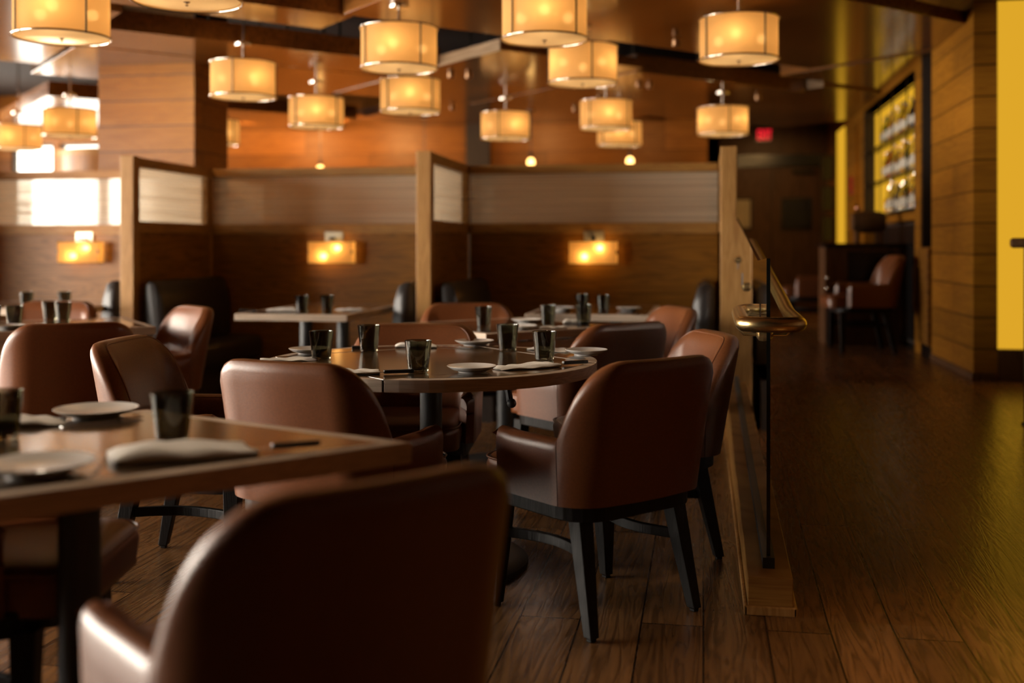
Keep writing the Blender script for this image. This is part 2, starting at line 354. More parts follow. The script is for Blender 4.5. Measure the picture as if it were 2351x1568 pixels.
# hall at the head of the ramp
YH = 16.6
struct(MB().bb(.05, 4, YH, YH + .15, 0, 3.3).build('wall_hall', 'door'))
struct(MB().bb(.05, .2, YB, YH, 0, 3.3).build('wall_side', 'wall_plain'))
struct(MB().bb(.22, 1.72, YH - .1, YH, 2.34, 2.52).build('trim_2', 'dark_screen'))
d = struct(MB().bb(.32, 1.66, YH - .05, YH, UP, 2.33).build('door_1', 'door'))
MB().bb(.985, .995, YH - .055, YH - .045, UP, 2.33).build('door_gap', 'dark_screen', d)
MB().bb(1.28, 1.6, YH - .14, YH - .055, 2.24, 2.3).build('door_closer', 'dark_metal', d, bevel=.01)
struct(MB().bb(-11, 4, -4.15, -4, 0, 3.3).build('wall_front', 'door'))
# right wall: boards up to the shelf niche
XR = 1.8; ZT = 3.3; SH = (9.88, 12.9, 1.49, 2.68)
b = MB()
b.bb(XR, 1.945, 7.85, 9.17, UP, ZT); b.bb(XR, 2.05, 9.17, 9.62, 2.85, ZT); b.bb(XR, 2.05, 9.62, SH[0], UP, ZT)
b.bb(XR, 2.05, SH[0], SH[1], SH[3], ZT); b.bb(XR, 2.05, SH[0], SH[1], 1.4, SH[2]); b.bb(XR, 2.05, SH[1], 13.3, UP, ZT)
b.bb(XR, 2.05, 13.6, YH, UP, ZT); b.bb(XR, 2.05, 13.3, 13.6, 2.6, ZT)
struct(b.build('wall_right', 'wall'))
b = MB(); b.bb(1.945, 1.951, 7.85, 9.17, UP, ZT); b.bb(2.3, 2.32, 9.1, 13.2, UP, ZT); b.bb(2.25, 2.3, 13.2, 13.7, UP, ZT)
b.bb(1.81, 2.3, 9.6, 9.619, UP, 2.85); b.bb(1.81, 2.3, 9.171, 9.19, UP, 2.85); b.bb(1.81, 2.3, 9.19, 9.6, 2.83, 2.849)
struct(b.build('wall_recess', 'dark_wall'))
# the end of that wall faces the ramp: dark base, boards, amber panel in the opening
struct(MB().bb(1.80, 1.953, 7.80, 7.85, UP, ZT).build('trim_3', 'wall'))
struct(MB().bb(XR - .012, 1.945, 7.79, 9.17, UP, UP + .05).build('baseboard_right', 'door', bevel=.004))
struct(MB().bb(1.953, 4.0, 7.8, 7.95, UP, UP + .21).build('baseboard_panel', 'door'))
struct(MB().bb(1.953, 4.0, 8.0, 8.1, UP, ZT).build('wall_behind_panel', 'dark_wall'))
struct(MB().bb(3.95, 4.1, -4, 8, 0, ZT).build('wall_aisle', 'door'))
tag(MB().bb(1.953, 3.6, 7.88, 7.93, UP + .21, 2.84).build('amber_light_panel', 'amber'), 'tall glowing amber yellow wall panel beside the boarded oak wall end', 'light panel')
tag(MB().bb(1.78, 1.81, 14.56, 15.29, 1.0, 2.71).build('amber_light_panel', 'amber'), 'narrow glowing amber strip in the hall wall above the host stand', 'light panel')

# ------------------------------------------------------------------ ceiling boards hung at 45 degrees
r2 = math.sqrt(.5)
def pq(p, q): return ((p - q) * r2, (p + q) * r2)
PANELS = [(-4, 3.3, 6.56, 7.06, 2.70, .2), (3.217, 5.25, 3.6, 6.53, 2.70, .16), (-4, 2.0, 7.3, 9.77, 2.70, .15), (2.05, 4.8, 7.91, 8.66, 2.70, .15), (2.05, 4.8, 8.70, 10.35, 2.70, .15), (4.8, 6.3, 7.0, 9.94, 2.70, .08),
          (6.385, 8.6, 7.2, 9.89, 2.70, .16), (5.25, 7.6, 4.4, 6.3, 2.72, .09), (8.65, 11.2, 7.0, 9.78, 2.74, .09), (5.6, 9.3, 2.0, 4.0, 2.86, .14), (7.9, 10.5, 4.6, 6.9, 2.76, .16),
          (9.6, 13, 1.5, 4.2, 2.84, .14), (11.0, 14, 4.5, 9.5, 2.84, .12), (2.5, 6.0, 11.8, 13.2, 2.70, .16), (-5, 1.9, 12.2, 13.4, 2.72, .15),
          (2.6, 6.4, 13.5, 15.0, 2.74, .14), (6.2, 9.5, 10.2, 12.4, 2.76, .1), (-6, 1.6, 14.0, 16.5, 2.72, .15), (-4, 3, 2.0, 5.9, 2.78, .15), (1.5, 5.2, -1.5, 1.8, 2.86, .14)]
for i, (p0, p1, q0, q1, z, th) in enumerate(PANELS):
    poly = [pq(p0, q0), pq(p1, q0), pq(p1, q1), pq(p0, q1)]
    cx = sum(a for a, _ in poly) / 4; cy = sum(c for _, c in poly) / 4
    x = MB().prism([((a - cx) * r2 + (c - cy) * r2, -(a - cx) * r2 + (c - cy) * r2) for a, c in poly], 0, th)
    o = struct(x.build('ceiling_panel', 'ceiling', bevel=.004)); o.location = (cx, cy, z); o.rotation_euler = (0, 0, PI / 4)
    hg = MB()
    for fx, fy in ((.3, .3), (.7, .3), (.3, .7), (.7, .7)):
        a, c = pq(p0 + (p1 - p0) * fx, q0 + (q1 - q0) * fy); hg.tube([(a, c, z + th), (a, c, 3.3)], .012, 6)
    struct(hg.build('trim_%d' % (10 + i), 'dark_metal'))

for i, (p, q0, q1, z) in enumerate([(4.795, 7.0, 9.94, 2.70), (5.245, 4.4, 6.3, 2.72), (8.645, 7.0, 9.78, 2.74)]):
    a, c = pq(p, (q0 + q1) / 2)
    o = struct(MB().bb(-.006, .006, -(q1 - q0) / 2, (q1 - q0) / 2, -.005, .085).build('trim_%d' % (40 + i), 'daylit_edge')); o.location = (a, c, z); o.rotation_euler = (0, 0, PI / 4)  # pale strips added as painted daylight on these panel edges
# ------------------------------------------------------------------ big boarded column
cl = thing('column', 'wide square wood column clad in horizontal oak boards, rising to the ceiling', 'column', (0, 0, 0)); cl['kind'] = 'thing'
MB().bb(-5.06, -4.19, 8.5, 9.15, 0, 3.3).build('cladding', 'wall', cl)
c2 = MB()
n = 24; arc = [(-7.35 + .95 * cos(rad(200 + 140 * i / n)), 13.2 + .95 * sin(rad(200 + 140 * i / n))) for i in range(n + 1)]
inn = [(-7.35 + .88 * cos(rad(200 + 140 * i / n)), 13.2 + .88 * sin(rad(200 + 140 * i / n))) for i in range(n + 1)][::-1]
sc = thing('curved_screen', 'curved striped walnut screen standing beside the bright windows', 'screen', (0, 0, 0))
MB().prism(arc + inn, 0, 2.3).build('screen_panel', 'walnut', sc, smooth=True); MB().prism(arc + inn, 2.3, 2.38).build('cap', 'rail', sc, smooth=True)

# ------------------------------------------------------------------ booths
PX = [-6.05, -3.954, -1.826, .157]; YP, YBK = 7.0, 8.23; ZTOP = 1.80
def partition(i):
    x0, x1 = PX[i], PX[i + 1]
    o = thing('booth_partition', ['back screen of the booth beneath the bright windows, oak with glass band', 'back screen of the booth beside the wood column, oak with glass band', 'back screen of the booth next to the ramp, oak with glass band'][i], 'partition', ((x0 + x1) / 2, YBK, 0), 0, 'booth back screens'); o['kind'] = 'thing'
    h = (x1 - x0) / 2 - .052
    MB().bb(-h, h, 0, .06, 0, 1.265).build('wood_panel', 'partition', o)
    MB().bb(-h, h, -.015, .075, 1.265, 1.345).build('lower_rail', 'rail', o, bevel=.004)
    MB().bb(-h, h, -.015, .075, 1.725, 1.79).build('upper_rail', 'rail', o, bevel=.004)
    MB().bb(-h, h, .025, .037, 1.345, 1.725).build('glass_band', 'reeded', o)
for i in range(3): partition(i)
def divider(i):
    x = PX[i]
    o = thing('booth_divider', ['', 'oak booth divider with glass band beside the wood column', 'oak booth divider with glass band between the two dim booths', 'oak booth divider ending in a tall post at the glass ramp railing'][i], 'partition', (x, YP, 0), 0, 'booth dividers'); o['kind'] = 'thing'
    MB().bb(-.05, .05, 0, .09, 0, ZTOP).build('post', 'post', o, bevel=.004)
    MB().bb(-.035, .035, .09, YBK - YP, 0, 1.265).build('wood_panel', 'partition', o)
    MB().bb(-.045, .045, .09, YBK - YP + .06, 1.265, 1.345).build('lower_rail', 'rail', o, bevel=.003)
    MB().bb(-.045, .045, .09, YBK - YP + .06, 1.725, 1.795).build('upper_rail', 'rail', o, bevel=.003)
    MB().bb(-.045, .045, YBK - YP - .08, YBK - YP, 1.345, 1.725).build('end_stile', 'rail', o, bevel=.003)
    MB().bb(-.006, .006, .09, YBK - YP - .08, 1.345, 1.725).build('glass_band', 'reeded', o)
for i in (1, 2, 3): divider(i)

def bench(x, side, label, name='booth_bench'):
    """side +1: seat faces +x"""
    o = thing(name, label, 'bench', (x, 7.62, 0), 0 if side > 0 else PI, 'booth benches')
    s = MB(); R = []
    prof = [(.035, .42), (.035, .9), (.06, .925), (.10, .925), (.14, .9), (.17, .8), (.185, .65), (.18, .5), (.17, .42)]
    ys = [-.55, -.545, -.53, -.5, -.2, .2, .5, .55]; kk = [.55, .8, .94, 1, 1, 1, 1, 1]
    for y, k in zip(ys, kk):
        R.append([(.1 + (a - .1) * k, y, .42 + (z - .42) * (1 - (1 - k) * .06)) for a, z in prof])
    s.rings(R).build('backrest', 'black_leather', o, smooth='all')
    t = MB(); R = []
    for z, ins in ((.32, 0), (.43, 0), (.455, .01), (.47, .03), (.475, .06)):
        R.append([(.3 + a, c, z) for a, c in rrect(.17 - ins, .55 - ins, .05)])
    t.rings(R).build('seat', 'black_leather', o, smooth=True)
    MB().bb(.06, .40, -.53, .54, 0, .32).build('base', 'dark_wall', o)
    return o
bench(PX[1] + .05, 1, 'black leather booth bench against the divider beside the wood column')
bench(PX[2] - .05, -1, 'black leather booth bench end, just visible at the middle divider post')
bench(PX[2] + .05, 1, 'black leather booth bench on the shadowed side of the middle divider')
bench(PX[3] - .05, -1, 'black leather booth bench end beside the tall post at the railing')
bench(PX[1] - .05, -1, 'black leather booth bench behind the table with the lit pale booth wall')

def sconce(x, label):
    o = thing('wall_sconce', label, 'wall lamp', (x, YBK, 1.12), 0, 'booth wall sconces')
    MB().bb(-.075, .075, -.02, 0, .085, .165).build('mounting_plate', 'plate_metal', o, bevel=.004)
    MB().bb(-.012, .012, -.1, -.02, .095, .119).build('arm', 'dark_metal', o)
    s = MB()
    out = [(-.178, -.085), (.178, -.085), (.178, -.012), (.172, .0), (.172, .012), (.178, .024), (.178, .085), (-.178, .085), (-.178, .024), (-.172, .012), (-.172, 0), (-.178, -.012)]
    P0 = [(x_, -.115, z) for x_, z in out]; s.add(P0, [tuple(range(len(out)))])
    for sx in (-1, 1): s.add([(sx * .178, -.115, -.085), (sx * .178, -.022, -.085), (sx * .178, -.022, .085), (sx * .178, -.115, .085)], [(0, 1, 2, 3)])
    s.build('shade', 'sconce_shade', o)
    f = MB()
    for zz in (-.086, .086):
        f.tube([(-.18, -.022, zz), (-.18, -.117, zz), (.18, -.117, zz), (.18, -.022, zz)], .003, 6)
    for sx in (-1, 1): f.bb(sx * .181 - .004, sx * .181 + .004, -.121, -.109, -.012, .02)
    f.build('shade_frame', 'dark_metal', o)
    MB().sphere((-.065, -.07, -.03), .024).build('bulb', 'sconce_bulb', o, smooth='all')
    MB().sphere((.05, -.07, .035), .026, sz=.9).build('bulb', 'sconce_bulb', o, smooth='all')
sconce(-5.017, 'wall sconce with glowing amber shade in the booth under bright windows')
sconce(-2.870, 'wall sconce with glowing amber shade in the booth beside the wood column')
sconce(-.815, 'wall sconce with glowing amber shade in the booth next to the ramp')

# ------------------------------------------------------------------ armchair
def sweep(u, a=.08, d=.8):
    """rise from the arm to the top of the back: short fillet, straight slope, rounded shoulder"""
    v = 1 / (1 - a / 2 - d / 2)
    if u < a: return v * u * u / (2 * a)
    if u < 1 - d: return v * (u - a / 2)
    return 1 - v * (1 - u) ** 2 / (2 * d)
def make_chair(label):
    o = thing('leather_armchair', label, 'armchair', (0, 0, 0), 0, 'brown leather armchairs')
    # plan of the outer shell, from the left arm tip round the back to the right arm tip
    hw, yb, rc, yt = .29, -.268, .13, .155
    path = []; na, nc, nb = 12, 14, 16
    for i in range(na): path.append((-hw, yt + (yb + rc - yt) * i / na, -1, 0))
    for i in range(nc): a = rad(180 + 90 * i / nc); path.append((-hw + rc + rc * cos(a), yb + rc + rc * sin(a), cos(a), sin(a)))
    for i in range(nb + 1): path.append((-(hw - rc) + 2 * (hw - rc) * i / nb, yb - .012 * sin(PI * i / nb), 0, -1))
    left = path[:na + nc]
    path += [(-x, y, -nx, ny) for x, y, nx, ny in left[::-1]]
    S = [0]
    for i in range(1, len(path)): S.append(S[-1] + math.hypot(path[i][0] - path[i - 1][0], path[i][1] - path[i - 1][1]))
    tot = S[-1]; s_seam = S[na] + .04; s_start = S[na] + .015; s_end = S[na + nc] + .005
    def section(i, k=1.0):
        x, y, nx, ny = path[i]; s = min(S[i], tot - S[i])
        u = max(0., min(1., (s - s_start) / (s_end - s_start)))
        r = sweep(u)
        zt = .592 + (.832 - .592) * r + .012 * max(0, 1 - s / .1)
        back = sm((s - S[na] + .02) / (s_end - S[na] + .02))
        th = .066 + .01 * back
        lean = lambda z: (.16 * back + .03) * (z - .4)
        tip = max(0., 1 - s / .05)                     # round the front of the arm
        sh = 1 - math.sqrt(max(0, 1 - tip * tip)) if tip > 0 else 0
        zt -= .03 * sh; zb = .395 + .0 * sh
        P = []
        def at(off, z): P.append((x + nx * (lean(z) - off), y + ny * (lean(z) - off), z))
        e0 = th * .5 * sh; tt = th - e0
        r0 = min(.026, th * .45)
        for z in (zb, zb + .06, zb + .12, (zb + zt) / 2 + .02, zt - .07, zt - .035): at(e0, z)
        at(e0 + .004, zt - .018); at(e0 + r0 * .5, zt - .005); at(e0 + r0, zt); at(tt - r0, zt - .002); at(tt - r0 * .5, zt - .008); at(tt - .003, zt - .02)
        bulge = .012 * back
        for z in (zt - .06, (zb + zt) / 2 + .04, .5, zb): at(tt + (bulge if z < zt - .05 else 0), z)
        return P
    cut = [i for i in range(len(path)) if S[i] < s_seam][-1]
    n = len(path)
    def piece(i0, i1, name, gap0, gap1):
        R = [section(i) for i in range(i0, i1 + 1)]
        def pull(a, c, g):
            return [tuple(p + (q - p) * g for p, q in zip(P, Q)) for P, Q in zip(a, c)]
        if gap0: R[0] = pull(R[0], R[1], gap0)
        if gap1: R[-1] = pull(R[-1], R[-2], gap1)
        MB().rings(R).build(name, 'leather', o, smooth=True)
    piece(0, cut, 'armrest', 0, .1); piece(cut, n - 1 - cut, 'backrest', .1, .1); piece(n - 1 - cut, n - 1, 'armrest', .1, 0)
    rim = [section(i)[10] for i in range(1, n - 1)]
    MB().tube([(x, y, z - .001) for x, y, z in rim], .0032, 6).build('piping', 'leather', o, smooth='all')
    # seat
    R = []
    for z, ins in ((.385, .0), (.40, 0), (.45, -.006), (.468, 0), (.480, .010), (.488, .03), (.494, .08), (.497, .14)):
        R.append([(a, c, z) for a, c in rrect(.236 - ins, .255 - ins, max(.02, .085 - ins * .5), cy=.045)])
    st = MB().rings(R).build('seat', 'leather', o, smooth='all')
    MB().tube([(a, c, .474) for a, c in rrect(.239, .258, .085, cy=.045)] + [(.239, .258 - .085 + .045, .474)], .004, 6).build('piping', 'leather', st, smooth='all')
    MB().prism(rrect(.262, .235, .12, cy=-.012), .345, .40).build('seat_frame', 'black_wood', o, bevel=.004)
    for sx in (-1, 1):
        for (tx, ty, bx, by) in ((.215, .185, .243, .19), (.2, -.17, .222, -.245)):
            g = MB(); R = []
            for z, wd, k in ((.36, .056, 0), (.2, .047, .45), (.012, .034, 1), (.011, .022, 1), (0, .022, 1)):
                cx, cy = sx * (tx + (bx - tx) * k), ty + (by - ty) * k; h = wd / 2
                R.append([(cx - h, cy - h, z), (cx + h, cy - h, z), (cx + h, cy + h, z), (cx - h, cy + h, z)])
            g.rings(R).build('leg', 'black_wood', o, bevel=.003)
        P = []; n2 = 12
        for i in range(n2 + 1):
            k = i / n2; yy = .185 + (-.205 - .185) * k; xx = sx * (.226 - .017 * k - .055 * sin(PI * k)); P.append((xx, yy))
        ring = [[(x - .011, y, .225), (x + .011, y, .225), (x + .011, y, .257), (x - .011, y, .257)] for x, y in P]
        MB().rings(ring).build('stretcher', 'black_wood', o, bevel=.003)
    return o
CH = [(-.36, 3.54, 138, 'brown leather armchair with its back turned, sharpest, standing beside the glass railing'),
      (-.70, 1.74, 140, 'dark brown leather armchair seen from behind, blurred, at the corner of the square table'),
      (-.25, 4.27, 200, 'brown leather armchair with warmly lit inner back, squeezed between round table and glass railing'),
      (-.556, 5.07, 137, 'dark-backed brown leather armchair tucked to the square table behind the round one'),
      (-1.135, 3.35, 74, 'brown leather armchair, pale sheen on its back, pulled to the round table beside blurred tumbler'),
      (-1.19, 4.30, 276, 'brown leather armchair facing us across the round table, behind the pedestal'),
      (-1.80, 3.73, 5, 'brown leather armchair in profile with stitched pale edge, beside the round table'),
      (-2.93, 4.66, 126, 'dark brown leather armchair with broad turned back at the table with clear tumblers'),
      (-3.88, 5.80, 275, 'brown leather armchair mostly hidden behind four tumblers'),
      (-3.03, 5.51, 228, 'brown leather armchair with bluish sheen inside its back, below the oak divider post'),
      (-1.305, 6.04, 285, 'dark leather armchair back behind a single tumbler, under the middle divider post'),
      (-.42, 6.02, 205, 'tan lit leather armchair back in front of the booth bench, beside the tall railing post'),
      (-1.64, 2.27, 12, 'leather armchair half under the square table, seat and dark arm visible behind the pedestal')]
chairs = []
for i, (x, y, a, lab) in enumerate(CH):
    rz = rad(a - 90)
    if i == 0:
        c = make_chair(lab); c.location = (x, y, 0); c.rotation_euler = (0, 0, rz)
    else: c = dup(chairs[0], (x, y, 0), rz, lab)
    chairs.append(c)
dup(chairs[0], (1.32, 9.75, UP), rad(185 - 90), 'brown leather armchair in the hall in front of the host stand', 'armchairs in the hall')
dup(chairs[0], (1.1, 11.7, UP), rad(175 - 90), 'brown leather armchair in the hall, further back, half hidden by host stand', 'armchairs in the hall')

# ------------------------------------------------------------------ tables
def pedestal(o, h, r=.041, base=.36):
    MB().lathe([(r, .02), (r, h)], 28).build('column', 'black_metal', o, smooth=True)
    MB().lathe([(base, 0), (base, .018), (base - .012, .028), (base - .05, .034), (.1, .05), (r + .02, .075), (r + .005, .09)], 48).build('base', 'black_metal', o, smooth=True)
    MB().bb(-.24, .24, -.03, .03, h - .03, h).bb(-.03, .03, -.24, .24, h - .03, h).build('bracket', 'black_metal', o)
def slab(poly, o, name, z1=.75, th=.042, border=.04):
    """wood-edged top: pale edge band and a dark field set flush in it"""
    cx = sum(p[0] for p in poly) / len(poly); cy = sum(p[1] for p in poly) / len(poly)
    e = MB().prism(poly, z1 - th, z1).build(name, 'table_edge', o, bevel=.003)
    k = []
    n = len(poly)
    for i in range(n):                                   # inset polygon
        p, a, c = Vector(poly[i]), Vector(poly[i - 1]), Vector(poly[(i + 1) % n])
        d1 = (p - a).normalized(); d2 = (c - p).normalized(); n1 = Vector((-d1.y, d1.x)); n2 = Vector((-d2.y, d2.x))
        m_ = (n1 + n2); m_ = m_ / max(.2, m_.dot(n1)); k.append(tuple(p + m_ * border))
    MB().prism(k, z1 - .002, z1 + .0008).build('inlay', 'table_top', e)
    return e
T1 = thing('round_table', 'round wooden table with dark top and four drop leaves raised, set for a meal', 'table', (-.993, 3.917, 0), rad(0))
rt, hs = .61, .61
sq = [(hs, 0), (0, hs), (-hs, 0), (0, -hs)]
MB().prism([(x * .997, y * .997) for x, y in sq], .709, .75).build('tabletop', 'table_top', T1, bevel=.002)
for k in range(4):
    P = [(rt * cos(rad(90 * k + 90 * i / 20)), rt * sin(rad(90 * k + 90 * i / 20))) for i in range(21)]
    a, c = Vector(P[0]), Vector(P[-1]); out = (Vector((P[10])) - (a + c) / 2).normalized() * .004
    lf = MB().prism([(x + out.x, y + out.y) for x, y in P], .709, .75).build('leaf', 'table_edge', T1, bevel=.002)
    inn = [(x * .93 + out.x * 2, y * .93 + out.y * 2) for x, y in P]
    inn = [(x, y) for x, y in inn if (Vector((x, y)) - a).dot(out) > .002 * out.length]
    MB().prism(inn, .748, .7508).build('inlay', 'table_top', lf)
    mx, my = out.normalized() * .5
    hd = MB().tube([(mx * .9, my * .9, .705), (mx, my, .69), (mx * 1.02, my * 1.02, .655)], .012, 8); hd.sphere((mx * 1.04, my * 1.04, .65), .016)
    hd.build('leaf_latch', 'black_metal', T1, smooth=True)
pedestal(T1, .709)
A_, B_, D_ = Vector((-.615, 2.26)), Vector((-1.407, 2.596)), Vector((-1.19, 1.62)); C_ = B_ + D_ - A_
cen = (A_ + C_) / 2
T0 = thing('square_table', 'blurred dining table with sharp corner and pale wood edge, black column below', 'table', (cen.x, cen.y, 0))
slab([tuple(p - cen) for p in (A_, B_, C_, D_)], T0, 'tabletop', th=.045)
pedestal(T0, .705, .043, .32)
def square_table(x, y, ang, label, leaves=(0, 1, 2, 3), h=.43):
    o = thing('square_table', label, 'table', (x, y, 0), rad(ang), 'square tables with folded leaves')
    slab([(h, h), (-h, h), (-h, -h), (h, -h)], o, 'tabletop')
    for k in leaves:
        P = [(h * .96 * cos(rad(180 * i / 16)), .70 - .105 * sin(rad(180 * i / 16))) for i in range(17)]
        pr = MB().prism(P, 0, .03)                       # folded leaf hangs under the edge
        pr.xf(Matrix.Rotation(rad(90 * k), 4, 'Z') @ Matrix.Translation((0, -h + .035, 0)) @ Matrix.Rotation(PI / 2, 4, 'X'))
        pr.build('leaf', 'table_edge', o, bevel=.003)
    pedestal(o, .708, base=.27)
    return o
square_table(-1.045, 5.715, 47, 'square table turned corner-on behind the round table, three tumblers on it')
square_table(-3.42, 5.33, 40, 'square table with folded leaves carrying four tumblers, in front of the pale lit booth')
def booth_table(x0, x1, y0, y1, label):
    o = thing('booth_table', label, 'table', ((x0 + x1) / 2, (y0 + y1) / 2, 0), 0, 'booth tables')
    hx, hy = (x1 - x0) / 2, (y1 - y0) / 2
    slab([(hx, hy), (-hx, hy), (-hx, -hy), (hx, -hy)], o, 'tabletop')
    for sx in (-.13, .13):
        MB().lathe([(.041, .02), (.041, .708)], 20, (sx * 1.0, 0, 0)).build('column', 'black_metal', o, smooth=True)
    MB().bb(-.2, .2, -.25, .25, 0, .02).build('base', 'black_metal', o, bevel=.005)
    return o
booth_table(-2.87, -2.14, 6.36, 7.6, 'pale-edged table in the dim booth beside the wood column')
booth_table(-1.09, -.30, 6.66, 7.75, 'pale-edged table in the booth next to the ramp, half hidden behind chairs')
booth_table(-5.2, -4.17, 6.6, 7.75, 'table in the booth beneath the bright windows, behind tumblers')

# ------------------------------------------------------------------ table settings
def make_tumbler(label):
    o = thing('tumbler', label, 'glass', (0, 0, 0), 0, 'smoked glass tumblers')
    h = .106; ro, rb = .0455, .034
    prof = [(.001, 0), (rb - .004, 0), (rb, .004), (ro, h - .001), (ro - .0008, h), (ro - .0018, h - .001), (rb - .001, .013), (rb - .006, .010), (.001, .010)]
    MB().lathe(prof, 40, cap0=True, cap1=True).build('glass_body', 'smoke_glass', o, smooth=True)
    return o
TUMBLERS = [(-1.390, 3.840, 'smoked tumbler standing beside a plate behind the pale-sheened chair back'),
            (-1.307, 4.157, 'smoked tumbler on the round table in front of the chair facing us'),
            (-.934, 3.512, 'smoked tumbler on the round table right by its front rim, beside the knife'),
            (-.772, 4.288, 'smoked tumbler on the round table in front of the raised pale table corner'),
            (-.576, 3.968, 'smoked tumbler on the round table just behind the long folded napkin'),
            (-1.121, 2.172, 'large blurred smoked tumbler behind the napkin on the square table corner'),
            (-1.500, 2.135, 'large blurred smoked tumbler cut off by the frame edge on the square table'),
            (-1.123, 5.534, 'smoked tumbler alone on the corner-on square table, in front of a chair back'),
            (-.816, 5.747, 'smoked tumbler in the middle of the three on the corner-on square table'),
            (-.632, 5.812, 'smoked tumbler beside a rolled napkin, last of three on the corner-on square table'),
            (-3.576, 5.197, 'tumbler beside a plate, at the pale booth, in front of a half-hidden chair'),
            (-3.66, 5.131, 'tumbler cut off by the frame edge on the table at the pale booth'),
            (-3.650, 5.630, 'tumbler overlapping another, first of the touching pair at the pale booth'),
            (-3.515, 5.545, 'tumbler overlapping another, second of the touching pair at the pale booth'),
            (-2.509, 6.573, 'dark tumbler next to the orange-lit napkin on the booth table by the column'),
            (-2.367, 6.644, 'dark tumbler next to the plain napkin on the booth table by the column'),
            (-.782, 7.115, 'dark tumbler in the ramp-side booth, right under the sconce'),
            (-.630, 6.950, 'dark tumbler in the ramp-side booth, beside the orange-lit napkin'),
            (-4.559, 6.760, 'dark tumbler on the bright booth table, farther from the divider post'),
            (-4.334, 6.853, 'dark tumbler on the bright booth table, nearer to the divider post')]
tm = None
for x, y, lab in TUMBLERS:
    if tm is None: tm = make_tumbler(lab); tm.location = (x, y, .7512); t_ = tm
    else: t_ = dup(tm, (x, y, .7512), random.random() * 6, lab)
def plate(x, y, lab, r=.083, z=.7512):
    prof = [(.001, 0), (r * .55, 0), (r * .57, .004), (r * .8, .01), (r * .98, .0195), (r, .0215), (r * .985, .0225), (r * .8, .014), (r * .58, .0085), (.001, .0075)]
    return tag(MB().lathe(prof, 48).build('side_plate', 'china', None, smooth=True, loc=(x, y, z)), lab, 'plate', 'white side plates')
plate(-.759, 3.543, 'white side plate on the round table rim, in sharp focus'); plate(-.952, 4.50, 'white side plate at the far side of the round table')
plate(-.445, 4.18, 'white side plate beside the chair facing the railing, on the round table'); plate(-1.51, 4.044, 'white side plate behind the chair with the pale sheen, on the round table')
plate(-1.47, 2.46, 'white side plate across the blurred square table', .1); plate(-1.21, 1.83, 'white side plate at the front edge of the blurred square table', .1)
plate(-.905, 5.40, 'white side plate at the near corner of the corner-on table'); plate(-.95, 5.86, 'white side plate in the middle of the corner-on table')
plate(-3.458, 4.97, 'white side plate on the table of four tumblers'); plate(-.908, 7.044, 'small plate under the ramp-side sconce on booth table'); plate(-.477, 7.071, 'plate with orange napkin glow in the ramp-side booth')
def napkin(x, y, ang, lab, L=.21, W=.12, z=.7512, h=.02, twist=.35):
    """folded linen: two soft layers, pinched at one end"""
    b = MB(); n = 18; sd = random.random() * 9
    R = []
    for i in range(n + 1):
        k = i / n; xx = -L / 2 + L * k
        wd = W / 2 * (1 - twist * max(0, 1 - k * 2.2)) * (1 - .12 * k * k)
        hh = h * (.75 + .25 * sin(3 * k + sd)) * (1 - .5 * abs(2 * k - 1) ** 6)
        ring = []
        for j in range(20):
            a = 2 * PI * j / 20; ca, sa = cos(a), sin(a)
            yy = wd * math.copysign(abs(ca) ** .5, ca); zz = hh * (.5 + .5 * math.copysign(abs(sa) ** .6, sa))
            if sa > 0: zz += .0022 * sin(yy * 170 + 5 * k + sd) + .002 * sin(k * 17 + yy * 60)
            ring.append((xx, yy + .006 * sin(4 * k + sd), max(0, zz)))
        R.append(ring)
    b.rings(R)
    o = b.build('napkin', 'linen', None, smooth='all', loc=(x, y, z)); o.rotation_euler = (0, 0, rad(ang))
    return tag(o, lab, 'napkin', 'folded white napkins')
def fork(x, y, ang, lab, z=.7512, dz=0):
    b = MB(); f = .0022
    for k in range(4): b.box((.078, -.0085 + .0057 * k, .004), (.05, .0026, f))
    b.box((.048, 0, .0035), (.022, .02, f)); b.box((.03, 0, .003), (.03, .009, f)); b.box((-.03, 0, .003), (.1, .007, f)); b.box((-.088, 0, .003), (.03, .012, f))
    o = b.build('fork', 'steel', None, bevel=.0008, loc=(x, y, z + dz)); o.rotation_euler = (0, 0, rad(ang)); return tag(o, lab, 'fork', 'steel forks')
def knife(x, y, ang, lab, z=.7512, dz=0):
    o = thing('table_knife', lab, 'knife', (x, y, z + dz), rad(ang), 'black-handled knives')
    MB().prism([(0, -.006), (.09, -.008), (.125, .004), (.11, .009), (0, .006)], .004, .006).build('blade', 'steel', o)
    MB().box((-.05, 0, .006), (.1, .018, .012)).build('handle', 'knife_grip', o, bevel=.003); return o
napkin(-.60, 3.70, 38, 'long folded white napkin beside the sharp plate on the round table', .23, .11); fork(-.755, 3.655, 118, 'steel fork with tines up behind the sharp plate on the round table', dz=.004)
knife(-.485, 3.79, 218, 'black-handled knife poking out under the long napkin by the front plate', dz=.004)
napkin(-1.13, 3.44, 20, 'folded napkin half hidden behind the pale-sheened chair back', .16, .1); knife(-1.03, 3.435, 205, 'steel-tipped dark knife lying along the small napkin by the rim', dz=.002)
napkin(-1.172, 4.37, 15, 'folded napkin in front of the chair facing us', .17, .09); fork(-1.03, 4.40, -20, 'dark fork by the napkin in front of the chair facing us'); knife(-1.32, 4.30, 20, 'knife by the napkin in front of the chair facing us')
napkin(-.60, 4.34, -25, 'flat folded napkin behind the tumbler next to the side plate', .2, .12, h=.008); napkin(-1.50, 3.80, 30, 'pinkish napkin beyond the chair back with pale sheen', .2, .12, h=.009)
